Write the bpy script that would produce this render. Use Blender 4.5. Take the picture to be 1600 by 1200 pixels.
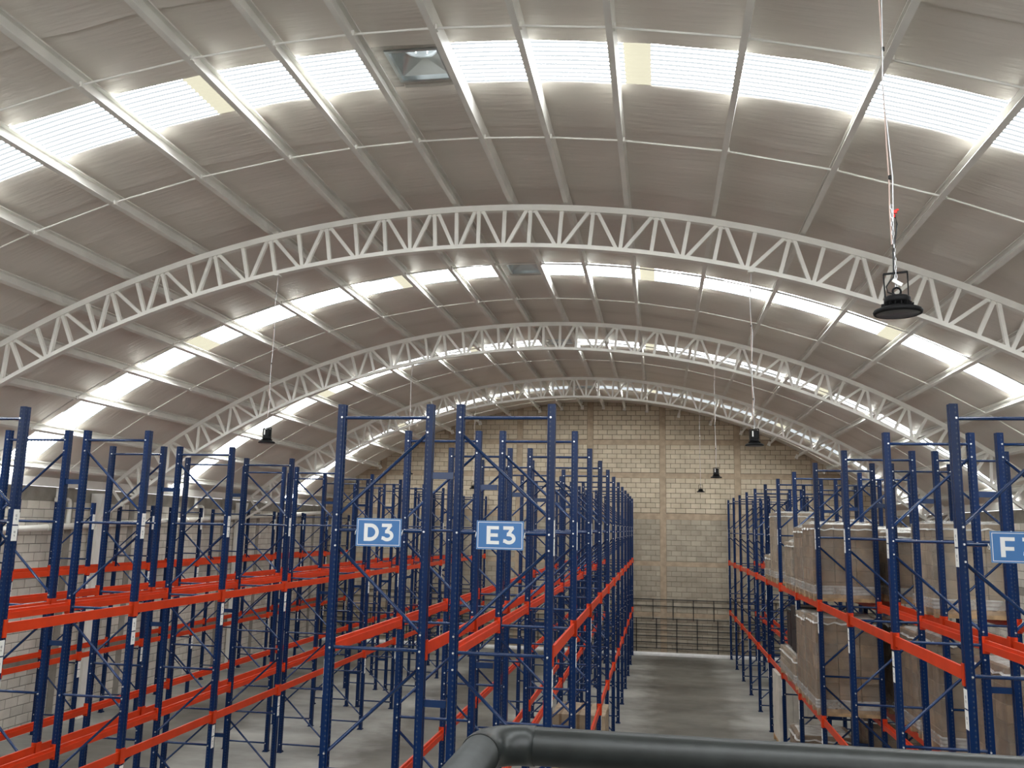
import bpy, math, random
from mathutils import Vector, Matrix

random.seed(7)
scene = bpy.context.scene
for o in list(bpy.data.objects):
    bpy.data.objects.remove(o)
COL = scene.collection
PI = math.pi

# ------------------------------------------------------------------ camera
EYE = 5.0028
PITCH, YAW, ROLL, FPX = 0.1645, 0.1707, 0.0219, 1342.04
cp, sp, cy, sy, cr, sr = (math.cos(PITCH), math.sin(PITCH), math.cos(YAW),
                          math.sin(YAW), math.cos(ROLL), math.sin(ROLL))
Fv = Vector((-sy * cp, cy * cp, sp))
Rv = Vector((cy, sy, 0))
Uv = Rv.cross(Fv)
R2 = cr * Rv + sr * Uv
U2 = -sr * Rv + cr * Uv
cam_data = bpy.data.cameras.new("camera")
cam_data.sensor_width = 36
cam_data.lens = FPX / 1600 * 36
cam_data.clip_start = 0.05
cam_data.clip_end = 300
cam = bpy.data.objects.new("camera", cam_data)
m = Matrix((R2, U2, -Fv)).transposed().to_4x4()
m.translation = Vector((0, 0, EYE))
cam.matrix_world = m
COL.objects.link(cam)
scene.camera = cam

# ------------------------------------------------------------------ sky, exposure
world = bpy.data.worlds.new("sky")
scene.world = world
world.use_nodes = True
bg = world.node_tree.nodes["Background"]
bg.inputs["Color"].default_value = (0.95, 0.97, 1.0, 1)
bg.inputs["Strength"].default_value = 1.6
SKYLIGHT = 10.5            # daylight coming through the translucent roof sheets
vs = scene.view_settings
vs.view_transform = 'Standard'
vs.look = 'None'
vs.gamma = 1
vs.use_curve_mapping = False
vs.exposure = 1.16
scene.cycles.use_light_tree = False
scene.cycles.max_bounces = 8
scene.cycles.diffuse_bounces = 4
scene.cycles.glossy_bounces = 3
scene.cycles.transparent_max_bounces = 8
scene.cycles.sample_clamp_indirect = 6

# ------------------------------------------------------------------ materials
def new_mat(name):
    mt = bpy.data.materials.new(name)
    mt.use_nodes = True
    nt = mt.node_tree
    b = nt.nodes["Principled BSDF"]
    return mt, nt, b

def noise_col(nt, b, c1, c2, scale=5.0, detail=4, coord='Object', stretch=(1, 1, 1), lo=0.35, hi=0.65):
    tc = nt.nodes.new("ShaderNodeTexCoord")
    mp = nt.nodes.new("ShaderNodeMapping")
    mp.inputs["Scale"].default_value = stretch
    nz = nt.nodes.new("ShaderNodeTexNoise")
    nz.inputs["Scale"].default_value = scale
    nz.inputs["Detail"].default_value = detail
    rp = nt.nodes.new("ShaderNodeValToRGB")
    rp.color_ramp.elements[0].position = lo
    rp.color_ramp.elements[1].position = hi
    rp.color_ramp.elements[0].color = (*c1, 1)
    rp.color_ramp.elements[1].color = (*c2, 1)
    if coord == 'World':
        g = nt.nodes.new("ShaderNodeNewGeometry")
        nt.links.new(g.outputs["Position"], mp.inputs["Vector"])
    else:
        nt.links.new(tc.outputs[coord], mp.inputs["Vector"])
    nt.links.new(mp.outputs["Vector"], nz.inputs["Vector"])
    nt.links.new(nz.outputs["Fac"], rp.inputs["Fac"])
    nt.links.new(rp.outputs["Color"], b.inputs["Base Color"])
    return nz, rp, mp

def bump(nt, b, src, strength=0.2, dist=0.01):
    bp = nt.nodes.new("ShaderNodeBump")
    bp.inputs["Strength"].default_value = strength
    bp.inputs["Distance"].default_value = dist
    nt.links.new(src, bp.inputs["Height"])
    nt.links.new(bp.outputs["Normal"], b.inputs["Normal"])
    return bp

def simple(name, col, rough=0.5, metal=0.0, var=0.12, scale=6.0):
    mt, nt, b = new_mat(name)
    c1 = tuple(c * (1 - var) for c in col)
    c2 = tuple(min(1, c * (1 + var)) for c in col)
    noise_col(nt, b, c1, c2, scale)
    b.inputs["Roughness"].default_value = rough
    b.inputs["Metallic"].default_value = metal
    return mt

MAT = {}
MAT['brace_blue'] = simple("blue paint brace", (0.003, 0.024, 0.092), 0.24, 0.0, 0.1, 3)
MAT['orange'] = simple("orange paint", (0.62, 0.048, 0.010), 0.36, 0.0, 0.08, 3)
MAT['orange'].node_tree.nodes["Principled BSDF"].inputs["Specular IOR Level"].default_value = 0.3
MAT['zinc'] = simple("zinc bolt", (0.75, 0.75, 0.76), 0.3, 0.6)
MAT['white_steel'] = simple("white painted steel", (0.80, 0.78, 0.72), 0.5, 0, 0.05, 2)
MAT['purlin'] = simple("off white purlin paint", (0.78, 0.765, 0.71), 0.5, 0, 0.06, 2)
MAT['concrete'] = simple("concrete tie", (0.40, 0.31, 0.215), 0.9, 0, 0.14, 4)
MAT['concrete_grey'] = simple("grey concrete tie", (0.27, 0.25, 0.215), 0.9, 0, 0.14, 4)
MAT['mortar'] = simple("mortar", (0.13, 0.105, 0.075), 0.95, 0, 0.15, 8)
MAT['mortar_grey'] = simple("grey mortar", (0.22, 0.205, 0.175), 0.95, 0, 0.15, 8)
MAT['kerb'] = simple("white kerb paint", (0.72, 0.71, 0.68), 0.7, 0, 0.08, 5)
MAT['dark_steel'] = simple("dark steel bar", (0.018, 0.018, 0.02), 0.5, 0.2)
MAT['pvc'] = simple("white pvc", (0.76, 0.74, 0.67), 0.35, 0, 0.05, 2)
MAT['lamp_black'] = simple("black lamp housing", (0.005, 0.005, 0.0055), 0.6)
MAT['lamp_black'].node_tree.nodes["Principled BSDF"].inputs["Specular IOR Level"].default_value = 0.2
MAT['lamp_lens'] = simple("grey lamp lens", (0.12, 0.12, 0.125), 0.3)
MAT['chain'] = simple("galvanised chain", (0.62, 0.63, 0.64), 0.35, 0.7)
MAT['cord'] = simple("pale cord", (0.56, 0.42, 0.36), 0.6)
MAT['cord_black'] = simple("black cable", (0.01, 0.01, 0.01), 0.5)
MAT['red_tape'] = simple("red connector", (0.75, 0.03, 0.02), 0.5)
MAT['galv'] = simple("galvanised sheet", (0.62, 0.66, 0.66), 0.28, 0.85, 0.1, 3)
MAT['sheet'] = simple("grey roof sheet", (0.42, 0.40, 0.36), 0.5, 0.1)
MAT['rail'] = simple("dark grey handrail paint", (0.017, 0.020, 0.019), 0.36, 0.1, 0.2, 30)
MAT['sign_blue'] = simple("sign blue", (0.045, 0.17, 0.42), 0.35, 0, 0.04, 2)
MAT['sign_edge'] = simple("sign edge blue", (0.13, 0.27, 0.50), 0.35, 0, 0.04, 2)
MAT['sign_white'] = simple("sign white", (0.80, 0.81, 0.80), 0.4, 0, 0.02, 2)
MAT['label_white'] = simple("label white", (0.82, 0.82, 0.78), 0.5, 0, 0.03, 9)
MAT['label_ink'] = simple("label ink", (0.14, 0.14, 0.16), 0.6)
MAT['wood'] = simple("pallet wood", (0.46, 0.30, 0.16), 0.8, 0, 0.3, 7)
MAT['black_plastic'] = simple("black plastic", (0.010, 0.011, 0.013), 0.4)
MAT['yellow'] = simple("yellow paint", (0.62, 0.36, 0.06), 0.5)
MAT['white_board'] = simple("pale wrapped board", (0.62, 0.58, 0.50), 0.5, 0, 0.1, 4)
MAT['mezz'] = simple("mezzanine steel deck", (0.07, 0.07, 0.07), 0.7)

def mat_upright():
    mt, nt, b = new_mat("blue paint perforated upright")
    noise_col(nt, b, (0.0015, 0.015, 0.066), (0.002, 0.019, 0.082), 3)
    b.inputs["Roughness"].default_value = 0.28
    b.inputs["Specular IOR Level"].default_value = 0.22
    # light through the perforation painted as pale dots, every 50 mm
    tc = nt.nodes.new("ShaderNodeTexCoord")
    sep = nt.nodes.new("ShaderNodeSeparateXYZ")
    nt.links.new(tc.outputs["Object"], sep.inputs[0])
    def M(op, a, bb=None, v=None):
        n = nt.nodes.new("ShaderNodeMath"); n.operation = op
        nt.links.new(a, n.inputs[0])
        if bb is not None: nt.links.new(bb, n.inputs[1])
        elif v is not None: n.inputs[1].default_value = v
        return n.outputs[0]
    zz = M('ABSOLUTE', M('SUBTRACT', M('FRACT', M('MULTIPLY', sep.outputs["Z"], v=20)), v=0.5))
    zin = M('LESS_THAN', zz, v=0.17)
    xin = M('LESS_THAN', M('ABSOLUTE', M('ADD', sep.outputs["X"], v=0.010)), v=0.007)
    hole = M('MULTIPLY', zin, xin)
    yin = M('LESS_THAN', M('ABSOLUTE', M('SUBTRACT', M('ABSOLUTE', sep.outputs["Y"]), v=0.028)), v=0.006)
    geo = nt.nodes.new("ShaderNodeNewGeometry")
    hole2 = M('MULTIPLY', zin, yin)
    h = M('MAXIMUM', hole, hole2)
    mixn = nt.nodes.new("ShaderNodeMixRGB")
    old = b.inputs["Base Color"].links[0].from_socket
    nt.links.new(h, mixn.inputs[0])
    nt.links.new(old, mixn.inputs[1])
    mixn.inputs[2].default_value = (0.05, 0.065, 0.10, 1)
    nt.links.new(mixn.outputs[0], b.inputs["Base Color"])
    return mt
MAT['upright'] = mat_upright()

def mat_block(name, c1, c2):
    mt, nt, b = new_mat(name)
    nz, rp, mp = noise_col(nt, b, c1, c2, 3.0, 6, 'World', lo=0.25, hi=0.75)
    oi = nt.nodes.new("ShaderNodeObjectInfo")
    ge = nt.nodes.new("ShaderNodeNewGeometry")
    ad = nt.nodes.new("ShaderNodeMath"); ad.operation = 'ADD'
    fr = nt.nodes.new("ShaderNodeMath"); fr.operation = 'FRACT'
    nt.links.new(oi.outputs["Random"], ad.inputs[0])
    nt.links.new(ge.outputs["Random Per Island"], ad.inputs[1])
    nt.links.new(ad.outputs[0], fr.inputs[0])
    mr = nt.nodes.new("ShaderNodeMapRange")
    mr.inputs["To Min"].default_value = 0.90
    mr.inputs["To Max"].default_value = 1.10
    nt.links.new(fr.outputs[0], mr.inputs["Value"])
    hs = nt.nodes.new("ShaderNodeHueSaturation")
    nt.links.new(mr.outputs[0], hs.inputs["Value"])
    nt.links.new(rp.outputs["Color"], hs.inputs["Color"])
    nt.links.new(hs.outputs[0], b.inputs["Base Color"])
    b.inputs["Roughness"].default_value = 0.95
    n2 = nt.nodes.new("ShaderNodeTexNoise"); n2.inputs["Scale"].default_value = 60
    nt.links.new(ge.outputs["Position"], n2.inputs["Vector"])
    bump(nt, b, n2.outputs["Fac"], 0.4, 0.006)
    return mt
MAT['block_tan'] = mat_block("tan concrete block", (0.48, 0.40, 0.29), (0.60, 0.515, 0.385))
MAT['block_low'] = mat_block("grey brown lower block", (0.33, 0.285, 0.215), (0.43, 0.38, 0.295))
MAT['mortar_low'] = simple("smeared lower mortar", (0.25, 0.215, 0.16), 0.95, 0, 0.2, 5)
MAT['block_grey'] = mat_block("grey concrete block", (0.52, 0.485, 0.42), (0.64, 0.60, 0.53))

def mat_foil():
    mt, nt, b = new_mat("white roof insulation foil")
    nz, rp, mp = noise_col(nt, b, (0.70, 0.655, 0.59), (0.77, 0.725, 0.655), 0.9, 5, 'World', (0.5, 1, 1))
    b.inputs["Roughness"].default_value = 0.38
    b.inputs["Specular IOR Level"].default_value = 0.6
    ge = nt.nodes.new("ShaderNodeNewGeometry")
    m2 = nt.nodes.new("ShaderNodeMapping")
    m2.inputs["Scale"].default_value = (1.1, 9.0, 1.1)
    nt.links.new(ge.outputs["Position"], m2.inputs["Vector"])
    n2 = nt.nodes.new("ShaderNodeTexNoise")
    n2.inputs["Scale"].default_value = 1.6
    n2.inputs["Detail"].default_value = 5
    nt.links.new(m2.outputs["Vector"], n2.inputs["Vector"])
    bump(nt, b, n2.outputs["Fac"], 0.5, 0.02)
    return mt
MAT['foil'] = mat_foil()

def mat_skylight(name, col, strength, refl=0.5):
    mt, nt, b = new_mat(name)
    for n in list(nt.nodes):
        if n.type != 'OUTPUT_MATERIAL':
            nt.nodes.remove(n)
    out = nt.nodes["Material Output"]
    tc = nt.nodes.new("ShaderNodeTexCoord")
    nz = nt.nodes.new("ShaderNodeTexNoise"); nz.inputs["Scale"].default_value = 2.5
    rp = nt.nodes.new("ShaderNodeValToRGB")
    rp.color_ramp.elements[0].color = (*[c * 0.92 for c in col], 1)
    rp.color_ramp.elements[1].color = (*col, 1)
    nt.links.new(tc.outputs["Object"], nz.inputs["Vector"])
    nt.links.new(nz.outputs["Fac"], rp.inputs["Fac"])
    em = nt.nodes.new("ShaderNodeEmission")
    em.inputs["Strength"].default_value = strength
    nt.links.new(rp.outputs["Color"], em.inputs["Color"])
    df = nt.nodes.new("ShaderNodeBsdfDiffuse")
    df.inputs["Color"].default_value = (*[c * refl for c in col], 1)
    ads = nt.nodes.new("ShaderNodeAddShader")
    nt.links.new(em.outputs[0], ads.inputs[0])
    nt.links.new(df.outputs[0], ads.inputs[1])
    nt.links.new(ads.outputs[0], out.inputs["Surface"])
    return mt
MAT['skylight'] = mat_skylight("translucent daylit roof sheet", (0.94, 0.98, 1.0), SKYLIGHT)
MAT['skylight_trough'] = mat_skylight("painted shade trough of translucent roof sheet", (0.86, 0.93, 0.97), SKYLIGHT * 0.037, 0.03)  # corrugation shading painted into the glow: troughs emit less, giving dark stripes
MAT['skylight_lap'] = mat_skylight("yellowed double roof sheet lap", (0.80, 0.76, 0.58), SKYLIGHT * 0.046, 0.1)

def mat_floor():
    mt, nt, b = new_mat("stained concrete floor")
    ge = nt.nodes.new("ShaderNodeNewGeometry")
    nz, rp, mp = noise_col(nt, b, (0.12, 0.114, 0.098), (0.38, 0.375, 0.335), 0.35, 9, 'World', (0.7, 1.6, 1), 0.32, 0.68)
    nz.inputs["Roughness"].default_value = 0.62
    n2 = nt.nodes.new("ShaderNodeTexNoise"); n2.inputs["Scale"].default_value = 1.7
    n2.inputs["Detail"].default_value = 6
    nt.links.new(ge.outputs["Position"], n2.inputs["Vector"])
    # tyre-darkened middle of each driving aisle
    sep = nt.nodes.new("ShaderNodeSeparateXYZ")
    nt.links.new(ge.outputs["Position"], sep.inputs[0])
    def M(op, a, bb=None, v=None):
        n = nt.nodes.new("ShaderNodeMath"); n.operation = op
        nt.links.new(a, n.inputs[0])
        if bb is not None: nt.links.new(bb, n.inputs[1])
        elif v is not None: n.inputs[1].default_value = v
        return n.outputs[0]
    xw = M('ADD', sep.outputs["X"], M('MULTIPLY', n2.outputs["Fac"], v=1.6))
    tot = None
    for cx, hw in ((0.85 + 0.8, 1.15), (-5.3 + 0.8, 1.2), (-11.5 + 0.8, 1.2), (7.0 + 0.8, 1.2)):
        d = M('ABSOLUTE', M('SUBTRACT', xw, v=cx))
        mr = nt.nodes.new("ShaderNodeMapRange")
        mr.inputs["From Min"].default_value = hw - 0.25
        mr.inputs["From Max"].default_value = hw + 0.45
        mr.inputs["To Min"].default_value = 1
        mr.inputs["To Max"].default_value = 0
        nt.links.new(d, mr.inputs["Value"])
        tot = mr.outputs[0] if tot is None else M('MAXIMUM', tot, mr.outputs[0])
    mx = nt.nodes.new("ShaderNodeMixRGB"); mx.blend_type = 'MULTIPLY'
    nt.links.new(M('MULTIPLY', tot, v=0.85), mx.inputs[0])
    nt.links.new(rp.outputs["Color"], mx.inputs[1])
    mx.inputs[2].default_value = (0.36, 0.343, 0.31, 1)
    nt.links.new(mx.outputs[0], b.inputs["Base Color"])
    mr = nt.nodes.new("ShaderNodeMapRange")
    mr.inputs["To Min"].default_value = 0.30; mr.inputs["To Max"].default_value = 0.62
    nt.links.new(n2.outputs["Fac"], mr.inputs["Value"])
    nt.links.new(mr.outputs[0], b.inputs["Roughness"])
    return mt
MAT['floor'] = mat_floor()

def mat_carton(name, col):
    mt, nt, b = new_mat(name)
    nz, rp, mp = noise_col(nt, b, tuple(c * 0.78 for c in col), tuple(c * 1.12 for c in col), 6, 5, 'World')
    oi = nt.nodes.new("ShaderNodeObjectInfo")
    mr = nt.nodes.new("ShaderNodeMapRange")
    mr.inputs["To Min"].default_value = 0.75; mr.inputs["To Max"].default_value = 1.15
    hs = nt.nodes.new("ShaderNodeHueSaturation")
    nt.links.new(oi.outputs["Random"], mr.inputs["Value"])
    nt.links.new(mr.outputs[0], hs.inputs["Value"])
    nt.links.new(rp.outputs["Color"], hs.inputs["Color"])
    nt.links.new(hs.outputs[0], b.inputs["Base Color"])
    b.inputs["Roughness"].default_value = 0.8
    return mt
MAT['carton'] = mat_carton("cardboard", (0.24, 0.155, 0.088))
MAT['carton_pale'] = mat_carton("pale cardboard", (0.36, 0.275, 0.185))

def mat_film():
    mt, nt, b = new_mat("clear stretch film")
    out = nt.nodes["Material Output"]
    b.inputs["Base Color"].default_value = (0.55, 0.52, 0.47, 1)
    b.inputs["Roughness"].default_value = 0.16
    b.inputs["Specular IOR Level"].default_value = 0.8
    ge = nt.nodes.new("ShaderNodeNewGeometry")
    mp = nt.nodes.new("ShaderNodeMapping"); mp.inputs["Scale"].default_value = (2.2, 2.2, 1.4)
    nt.links.new(ge.outputs["Position"], mp.inputs["Vector"])
    nz = nt.nodes.new("ShaderNodeTexNoise"); nz.inputs["Scale"].default_value = 2.2
    nz.inputs["Detail"].default_value = 3
    nt.links.new(mp.outputs[0], nz.inputs["Vector"])
    bump(nt, b, nz.outputs["Fac"], 0.5, 0.03)
    tr = nt.nodes.new("ShaderNodeBsdfTransparent")
    mr = nt.nodes.new("ShaderNodeMapRange")
    mr.inputs["From Min"].default_value = 0.35; mr.inputs["From Max"].default_value = 0.7
    mr.inputs["To Min"].default_value = 0.14; mr.inputs["To Max"].default_value = 0.34
    nt.links.new(nz.outputs["Fac"], mr.inputs["Value"])
    mx = nt.nodes.new("ShaderNodeMixShader")
    nt.links.new(mr.outputs[0], mx.inputs[0])
    nt.links.new(tr.outputs[0], mx.inputs[1])
    nt.links.new(b.outputs[0], mx.inputs[2])
    nt.links.new(mx.outputs[0], out.inputs["Surface"])
    return mt
MAT['film'] = mat_film()
MAT['film_band'] = MAT['film'].copy()
MAT['film_band'].name = 'bunched stretch film'
for _n in MAT['film_band'].node_tree.nodes:
    if _n.type == 'MAP_RANGE':
        _n.inputs['To Min'].default_value = 0.30
        _n.inputs['To Max'].default_value = 0.60
    if _n.type == 'BSDF_PRINCIPLED':
        _n.inputs['Roughness'].default_value = 0.10
        _n.inputs['Base Color'].default_value = (0.7, 0.69, 0.66, 1)
MAT['film_white'] = simple("white plastic top sheet", (0.66, 0.65, 0.61), 0.25, 0, 0.1, 5)

# ------------------------------------------------------------------ mesh helpers
class MB:
    def __init__(self):
        self.v, self.f, self.m, self.s = [], [], [], []
        self.mi = 0
    def add(self, vs, fs, smooth=False):
        k = len(self.v)
        self.v += [tuple(p) for p in vs]
        self.f += [tuple(i + k for i in f) for f in fs]
        self.m += [self.mi] * len(fs)
        self.s += [smooth] * len(fs)
        return self
    def box(self, x0, x1, y0, y1, z0, z1):
        v = [(x, y, z) for z in (z0, z1) for y in (y0, y1) for x in (x0, x1)]
        return self.add(v, [(0, 2, 3, 1), (4, 5, 7, 6), (0, 1, 5, 4), (2, 6, 7, 3), (0, 4, 6, 2), (1, 3, 7, 5)])
    def bevbox(self, x0, x1, y0, y1, z0, z1, b):
        # box with chamfered vertical and top edges
        prof = [(x0 + b, y0), (x1 - b, y0), (x1, y0 + b), (x1, y1 - b), (x1 - b, y1), (x0 + b, y1), (x0, y1 - b), (x0, y0 + b)]
        cx, cyy = (x0 + x1) / 2, (y0 + y1) / 2
        kx, ky = 1 - 2 * b / (x1 - x0), 1 - 2 * b / (y1 - y0)
        top = [(cx + (x - cx) * kx, cyy + (y - cyy) * ky) for x, y in prof]
        vs = [(x, y, z0) for x, y in prof] + [(x, y, z1 - b) for x, y in prof] + [(x, y, z1) for x, y in top]
        fs = [tuple(range(7, -1, -1)), tuple(range(16, 24))]
        for r in (0, 8):
            fs += [(r + i, r + (i + 1) % 8, r + 8 + (i + 1) % 8, r + 8 + i) for i in range(8)]
        return self.add(vs, fs)
    def prism(self, prof, axis, a0, a1, smooth=False):
        n = len(prof)
        def P(p, a):
            if axis == 'z': return (p[0], p[1], a)
            if axis == 'y': return (p[0], a, p[1])
            return (a, p[0], p[1])
        v = [P(p, a0) for p in prof] + [P(p, a1) for p in prof]
        f = [(i, (i + 1) % n, n + (i + 1) % n, n + i) for i in range(n)]
        self.add(v, f, smooth)
        k = len(self.f)
        return self.add([], [tuple(j - len(self.v) + len(self.v) for j in ())] if False else []).cap(n)
    def cap(self, n):
        k = len(self.v) - 2 * n
        self.f += [tuple(k + i for i in range(n - 1, -1, -1)), tuple(k + n + i for i in range(n))]
        self.m += [self.mi] * 2
        self.s += [False] * 2
        return self
    def tube(self, pts, r, n=8, caps=True):
        pts = [Vector(p) for p in pts]
        rs = r if isinstance(r, (list, tuple)) else [r] * len(pts)
        vs, fs = [], []
        up = Vector((0, 0, 1))
        d0 = (pts[1] - pts[0]).normalized()
        if abs(d0.dot(up)) > 0.95: up = Vector((0, 1, 0))
        for i, p in enumerate(pts):
            if i == 0: d = pts[1] - pts[0]
            elif i == len(pts) - 1: d = pts[-1] - pts[-2]
            else: d = (pts[i + 1] - p).normalized() + (p - pts[i - 1]).normalized()
            d.normalize()
            a = d.cross(up)
            if a.length < 1e-4: a = d.cross(Vector((1, 0, 0)))
            a.normalize()
            bb = a.cross(d).normalized()
            for k in range(n):
                t = 2 * PI * k / n
                vs.append(p + rs[i] * (math.cos(t) * a + math.sin(t) * bb))
        for i in range(len(pts) - 1):
            for k in range(n):
                fs.append((i * n + k, i * n + (k + 1) % n, (i + 1) * n + (k + 1) % n, (i + 1) * n + k))
        self.add(vs, fs, n > 5)
        if caps:
            k = len(self.v) - len(vs)
            self.f += [tuple(k + i for i in range(n)), tuple(len(self.v) - n + i for i in range(n - 1, -1, -1))]
            self.m += [self.mi] * 2
            self.s += [False] * 2
        return self
    def bar(self, a, b, w, h, up=(0, 1, 0)):
        # rectangular bar from a to b; w across (along 'up'), h in the other direction
        a, b, up = Vector(a), Vector(b), Vector(up)
        d = (b - a).normalized()
        s = d.cross(up).normalized()
        u = s.cross(d).normalized()
        v = []
        for p in (a, b):
            for i, j in ((-1, -1), (1, -1), (1, 1), (-1, 1)):
                v.append(p + s * (i * h / 2) + u * (j * w / 2))
        return self.add(v, [(0, 1, 2, 3), (7, 6, 5, 4), (0, 4, 5, 1), (1, 5, 6, 2), (2, 6, 7, 3), (3, 7, 4, 0)])
    def lathe(self, prof, n=24, cx=0, cy_=0):
        vs, fs = [], []
        for (r, z) in prof:
            for k in range(n):
                t = 2 * PI * k / n
                vs.append((cx + r * math.cos(t), cy_ + r * math.sin(t), z))
        for i in range(len(prof) - 1):
            for k in range(n):
                fs.append((i * n + k, i * n + (k + 1) % n, (i + 1) * n + (k + 1) % n, (i + 1) * n + k))
        self.add(vs, fs, True)
        return self
    def mesh(self, name, mats):
        me = bpy.data.meshes.new(name)
        me.from_pydata(self.v, [], self.f)
        mats = mats if isinstance(mats, (list, tuple)) else [mats]
        for x in mats:
            me.materials.append(MAT[x])
        me.polygons.foreach_set("material_index", self.m)
        me.polygons.foreach_set("use_smooth", self.s)
        me.validate()
        me.update()
        return me
    def build(self, name, mats, parent=None, loc=(0, 0, 0)):
        return place(name, self.mesh(name, mats), parent, loc)

def place(name, me, parent=None, loc=(0, 0, 0), rotz=0.0, rot=None, scale=None):
    o = bpy.data.objects.new(name, me)
    COL.objects.link(o)
    if parent is not None:
        o.parent = parent
    o.location = loc
    if rot is not None: o.rotation_euler = rot
    elif rotz: o.rotation_euler = (0, 0, rotz)
    if scale is not None: o.scale = scale
    return o

def empty(name, loc=(0, 0, 0)):
    o = bpy.data.objects.new(name, None)
    o.empty_display_size = 0.2
    COL.objects.link(o)
    o.location = loc
    return o

def tag(o, label, cat, group=None):
    o["label"] = label
    o["category"] = cat
    if group: o["group"] = group
    return o

def struct(o):
    o["kind"] = "structure"
    return o

# ------------------------------------------------------------------ hall geometry
XL, XR, YB, YF = -14.7, 9.2, 36.5, -3.0
XC, CZ = -2.75, -7.77
RCH = 17.81                 # truss top chord, upper face
RFO = 18.12                 # underside of the roof lining
TRUSS_Y = [4.9, 12.8, 20.7, 28.6]
BAYS = [(-3.0, 4.9), (4.9, 12.8), (12.8, 20.7), (20.7, 28.6), (28.6, 36.55)]
SKY = [(0.65, 1.62), (8.6, 9.57), (16.75, 17.75), (24.0, 24.95), (32.2, 33.1)]
ARC = [0.455, 1.35, 2.31, 3.65, 5.0, 6.3, 7.5, 8.7, 9.9, 11.1, 12.3]
ARCS = sorted([-a for a in ARC] + ARC)
SMAX = 12.95

def arc(s, r=RFO, ref=18.0):
    t = s / ref
    return XC + r * math.sin(t), CZ + r * math.cos(t)

def zsoffit(x):
    return CZ + math.sqrt(max(0, RFO ** 2 - (x - XC) ** 2))

# floor
fl = MB().box(XL - 0.2, XR + 0.2, YF - 9, YB + 0.2, -0.15, 0).build("floor", 'floor')
struct(fl)

# ---- block walls -----------------------------------------------------------
BW, BH, JT = 0.4, 0.205, 0.016
def block_mesh(name, w, mat):
    b = MB()
    # unit block lying in the XZ plane, front face at y = 0, bevelled rim
    w2, h2, e = (w - JT) / 2, (BH - JT) / 2, 0.006
    v = [(-w2, 0.03, -h2), (w2, 0.03, -h2), (w2, 0.03, h2), (-w2, 0.03, h2),
         (-w2, e, -h2), (w2, e, -h2), (w2, e, h2), (-w2, e, h2),
         (-w2 + e, 0, -h2 + e), (w2 - e, 0, -h2 + e), (w2 - e, 0, h2 - e), (-w2 + e, 0, h2 - e)]
    f = [(0, 1, 5, 4), (1, 2, 6, 5), (2, 3, 7, 6), (3, 0, 4, 7), (4, 5, 9, 8), (5, 6, 10, 9), (6, 7, 11, 10), (7, 4, 8, 11), (8, 9, 10, 11)]
    b.add(v, f)
    return b, b.mesh(name, mat)

def block_wall(wall, u0, u1, cols, beams, ztop, mat, xf, rotz, pick, colmat, low=None):
    """u runs along the wall. xf(u, d, z): point at depth d in front of the wall face."""
    protos = {}
    rest = {}
    n_single = 0
    cells = []
    cu = sorted([c for c in cols if u0 < c < u1])
    edges = [u0] + sum([[c - 0.125, c + 0.125] for c in cu], []) + [u1]
    bz = [0.0] + sum([[a, b] for a, b in beams], []) + [99]
    cand = []
    for i in range(0, len(edges), 2):
        a, b = edges[i], edges[i + 1]
        if b - a < 0.1: continue
        for j in range(0, len(bz), 2):
            z0, z1 = bz[j], min(bz[j + 1], 11)
            nrow = max(1, int(round((z1 - z0) / BH)))
            if z1 >= 10.9: nrow = int((11 - z0) / BH)
            rh = BH if z1 >= 10.9 else (z1 - z0) / nrow
            for r in range(nrow):
                zc = z0 + (r + 0.5) * rh
                u = a - (0.2 if r % 2 else 0.0) - 0.0
                while u < b - 0.03:
                    ua, ub = max(a, u), min(b, u + BW)
                    u += BW
                    if ub - ua < 0.06: continue
                    um = (ua + ub) / 2
                    if zc - rh / 2 > ztop(um) - 0.02: continue
                    cand.append((um, zc, ub - ua, rh))
    cand.sort(key=lambda c: pick(c[0], c[1]))
    for n, (um, zc, w, rh) in enumerate(cand):
        d = random.uniform(-0.002, 0.004)
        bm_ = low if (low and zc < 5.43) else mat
        key = (round(w, 2), bm_)
        if n < 300:
            if key not in protos:
                protos[key] = block_mesh("block", w, bm_)
            p = xf(um, d, zc)
            o = place("block", protos[key][1], wall, p, rotz, scale=(1, 1, rh / BH))
        else:
            if ('b', key) not in protos:
                protos[('b', key)] = block_mesh("block_shape", w, bm_)[0]
            b = protos[('b', key)]
            c, s = math.cos(rotz), math.sin(rotz)
            p = xf(um, d, zc)
            rest.setdefault(bm_, MB()).add([(p[0] + c * x - s * y, p[1] + s * x + c * y, p[2] + z * rh / BH) for x, y, z in b.v], b.f)
    for bm_, rb in rest.items():
        o = rb.build("block_infill", bm_, wall)
        o["kind"] = "stuff"
    c, s = math.cos(rotz), math.sin(rotz)
    for cc in cu:
        top = min(11, ztop(cc) + 0.1)
        mb = MB()
        zs = [0] + [z for z in [1.6 * k for k in range(1, 8)] if z < top] + [top]
        mb.box(-0.122, 0.122, 0, 0.03, 0, top)
        place("tie_column", mb.mesh("tie_column", colmat), wall, xf(cc, 0.004, 0), rotz)
    for (za, zb) in beams:
        for i in range(0, len(edges), 2):
            a, b = edges[i], edges[i + 1]
            um = (a + b) / 2
            if zb > ztop(um) + 0.4 or b - a < 0.1: continue
            mb = MB().box(-(b - a) / 2, (b - a) / 2, 0, 0.03, za, zb - 0.012)
            place("bond_beam", mb.mesh("bond_beam", colmat), wall, xf(um, 0.0, 0), rotz)

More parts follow.
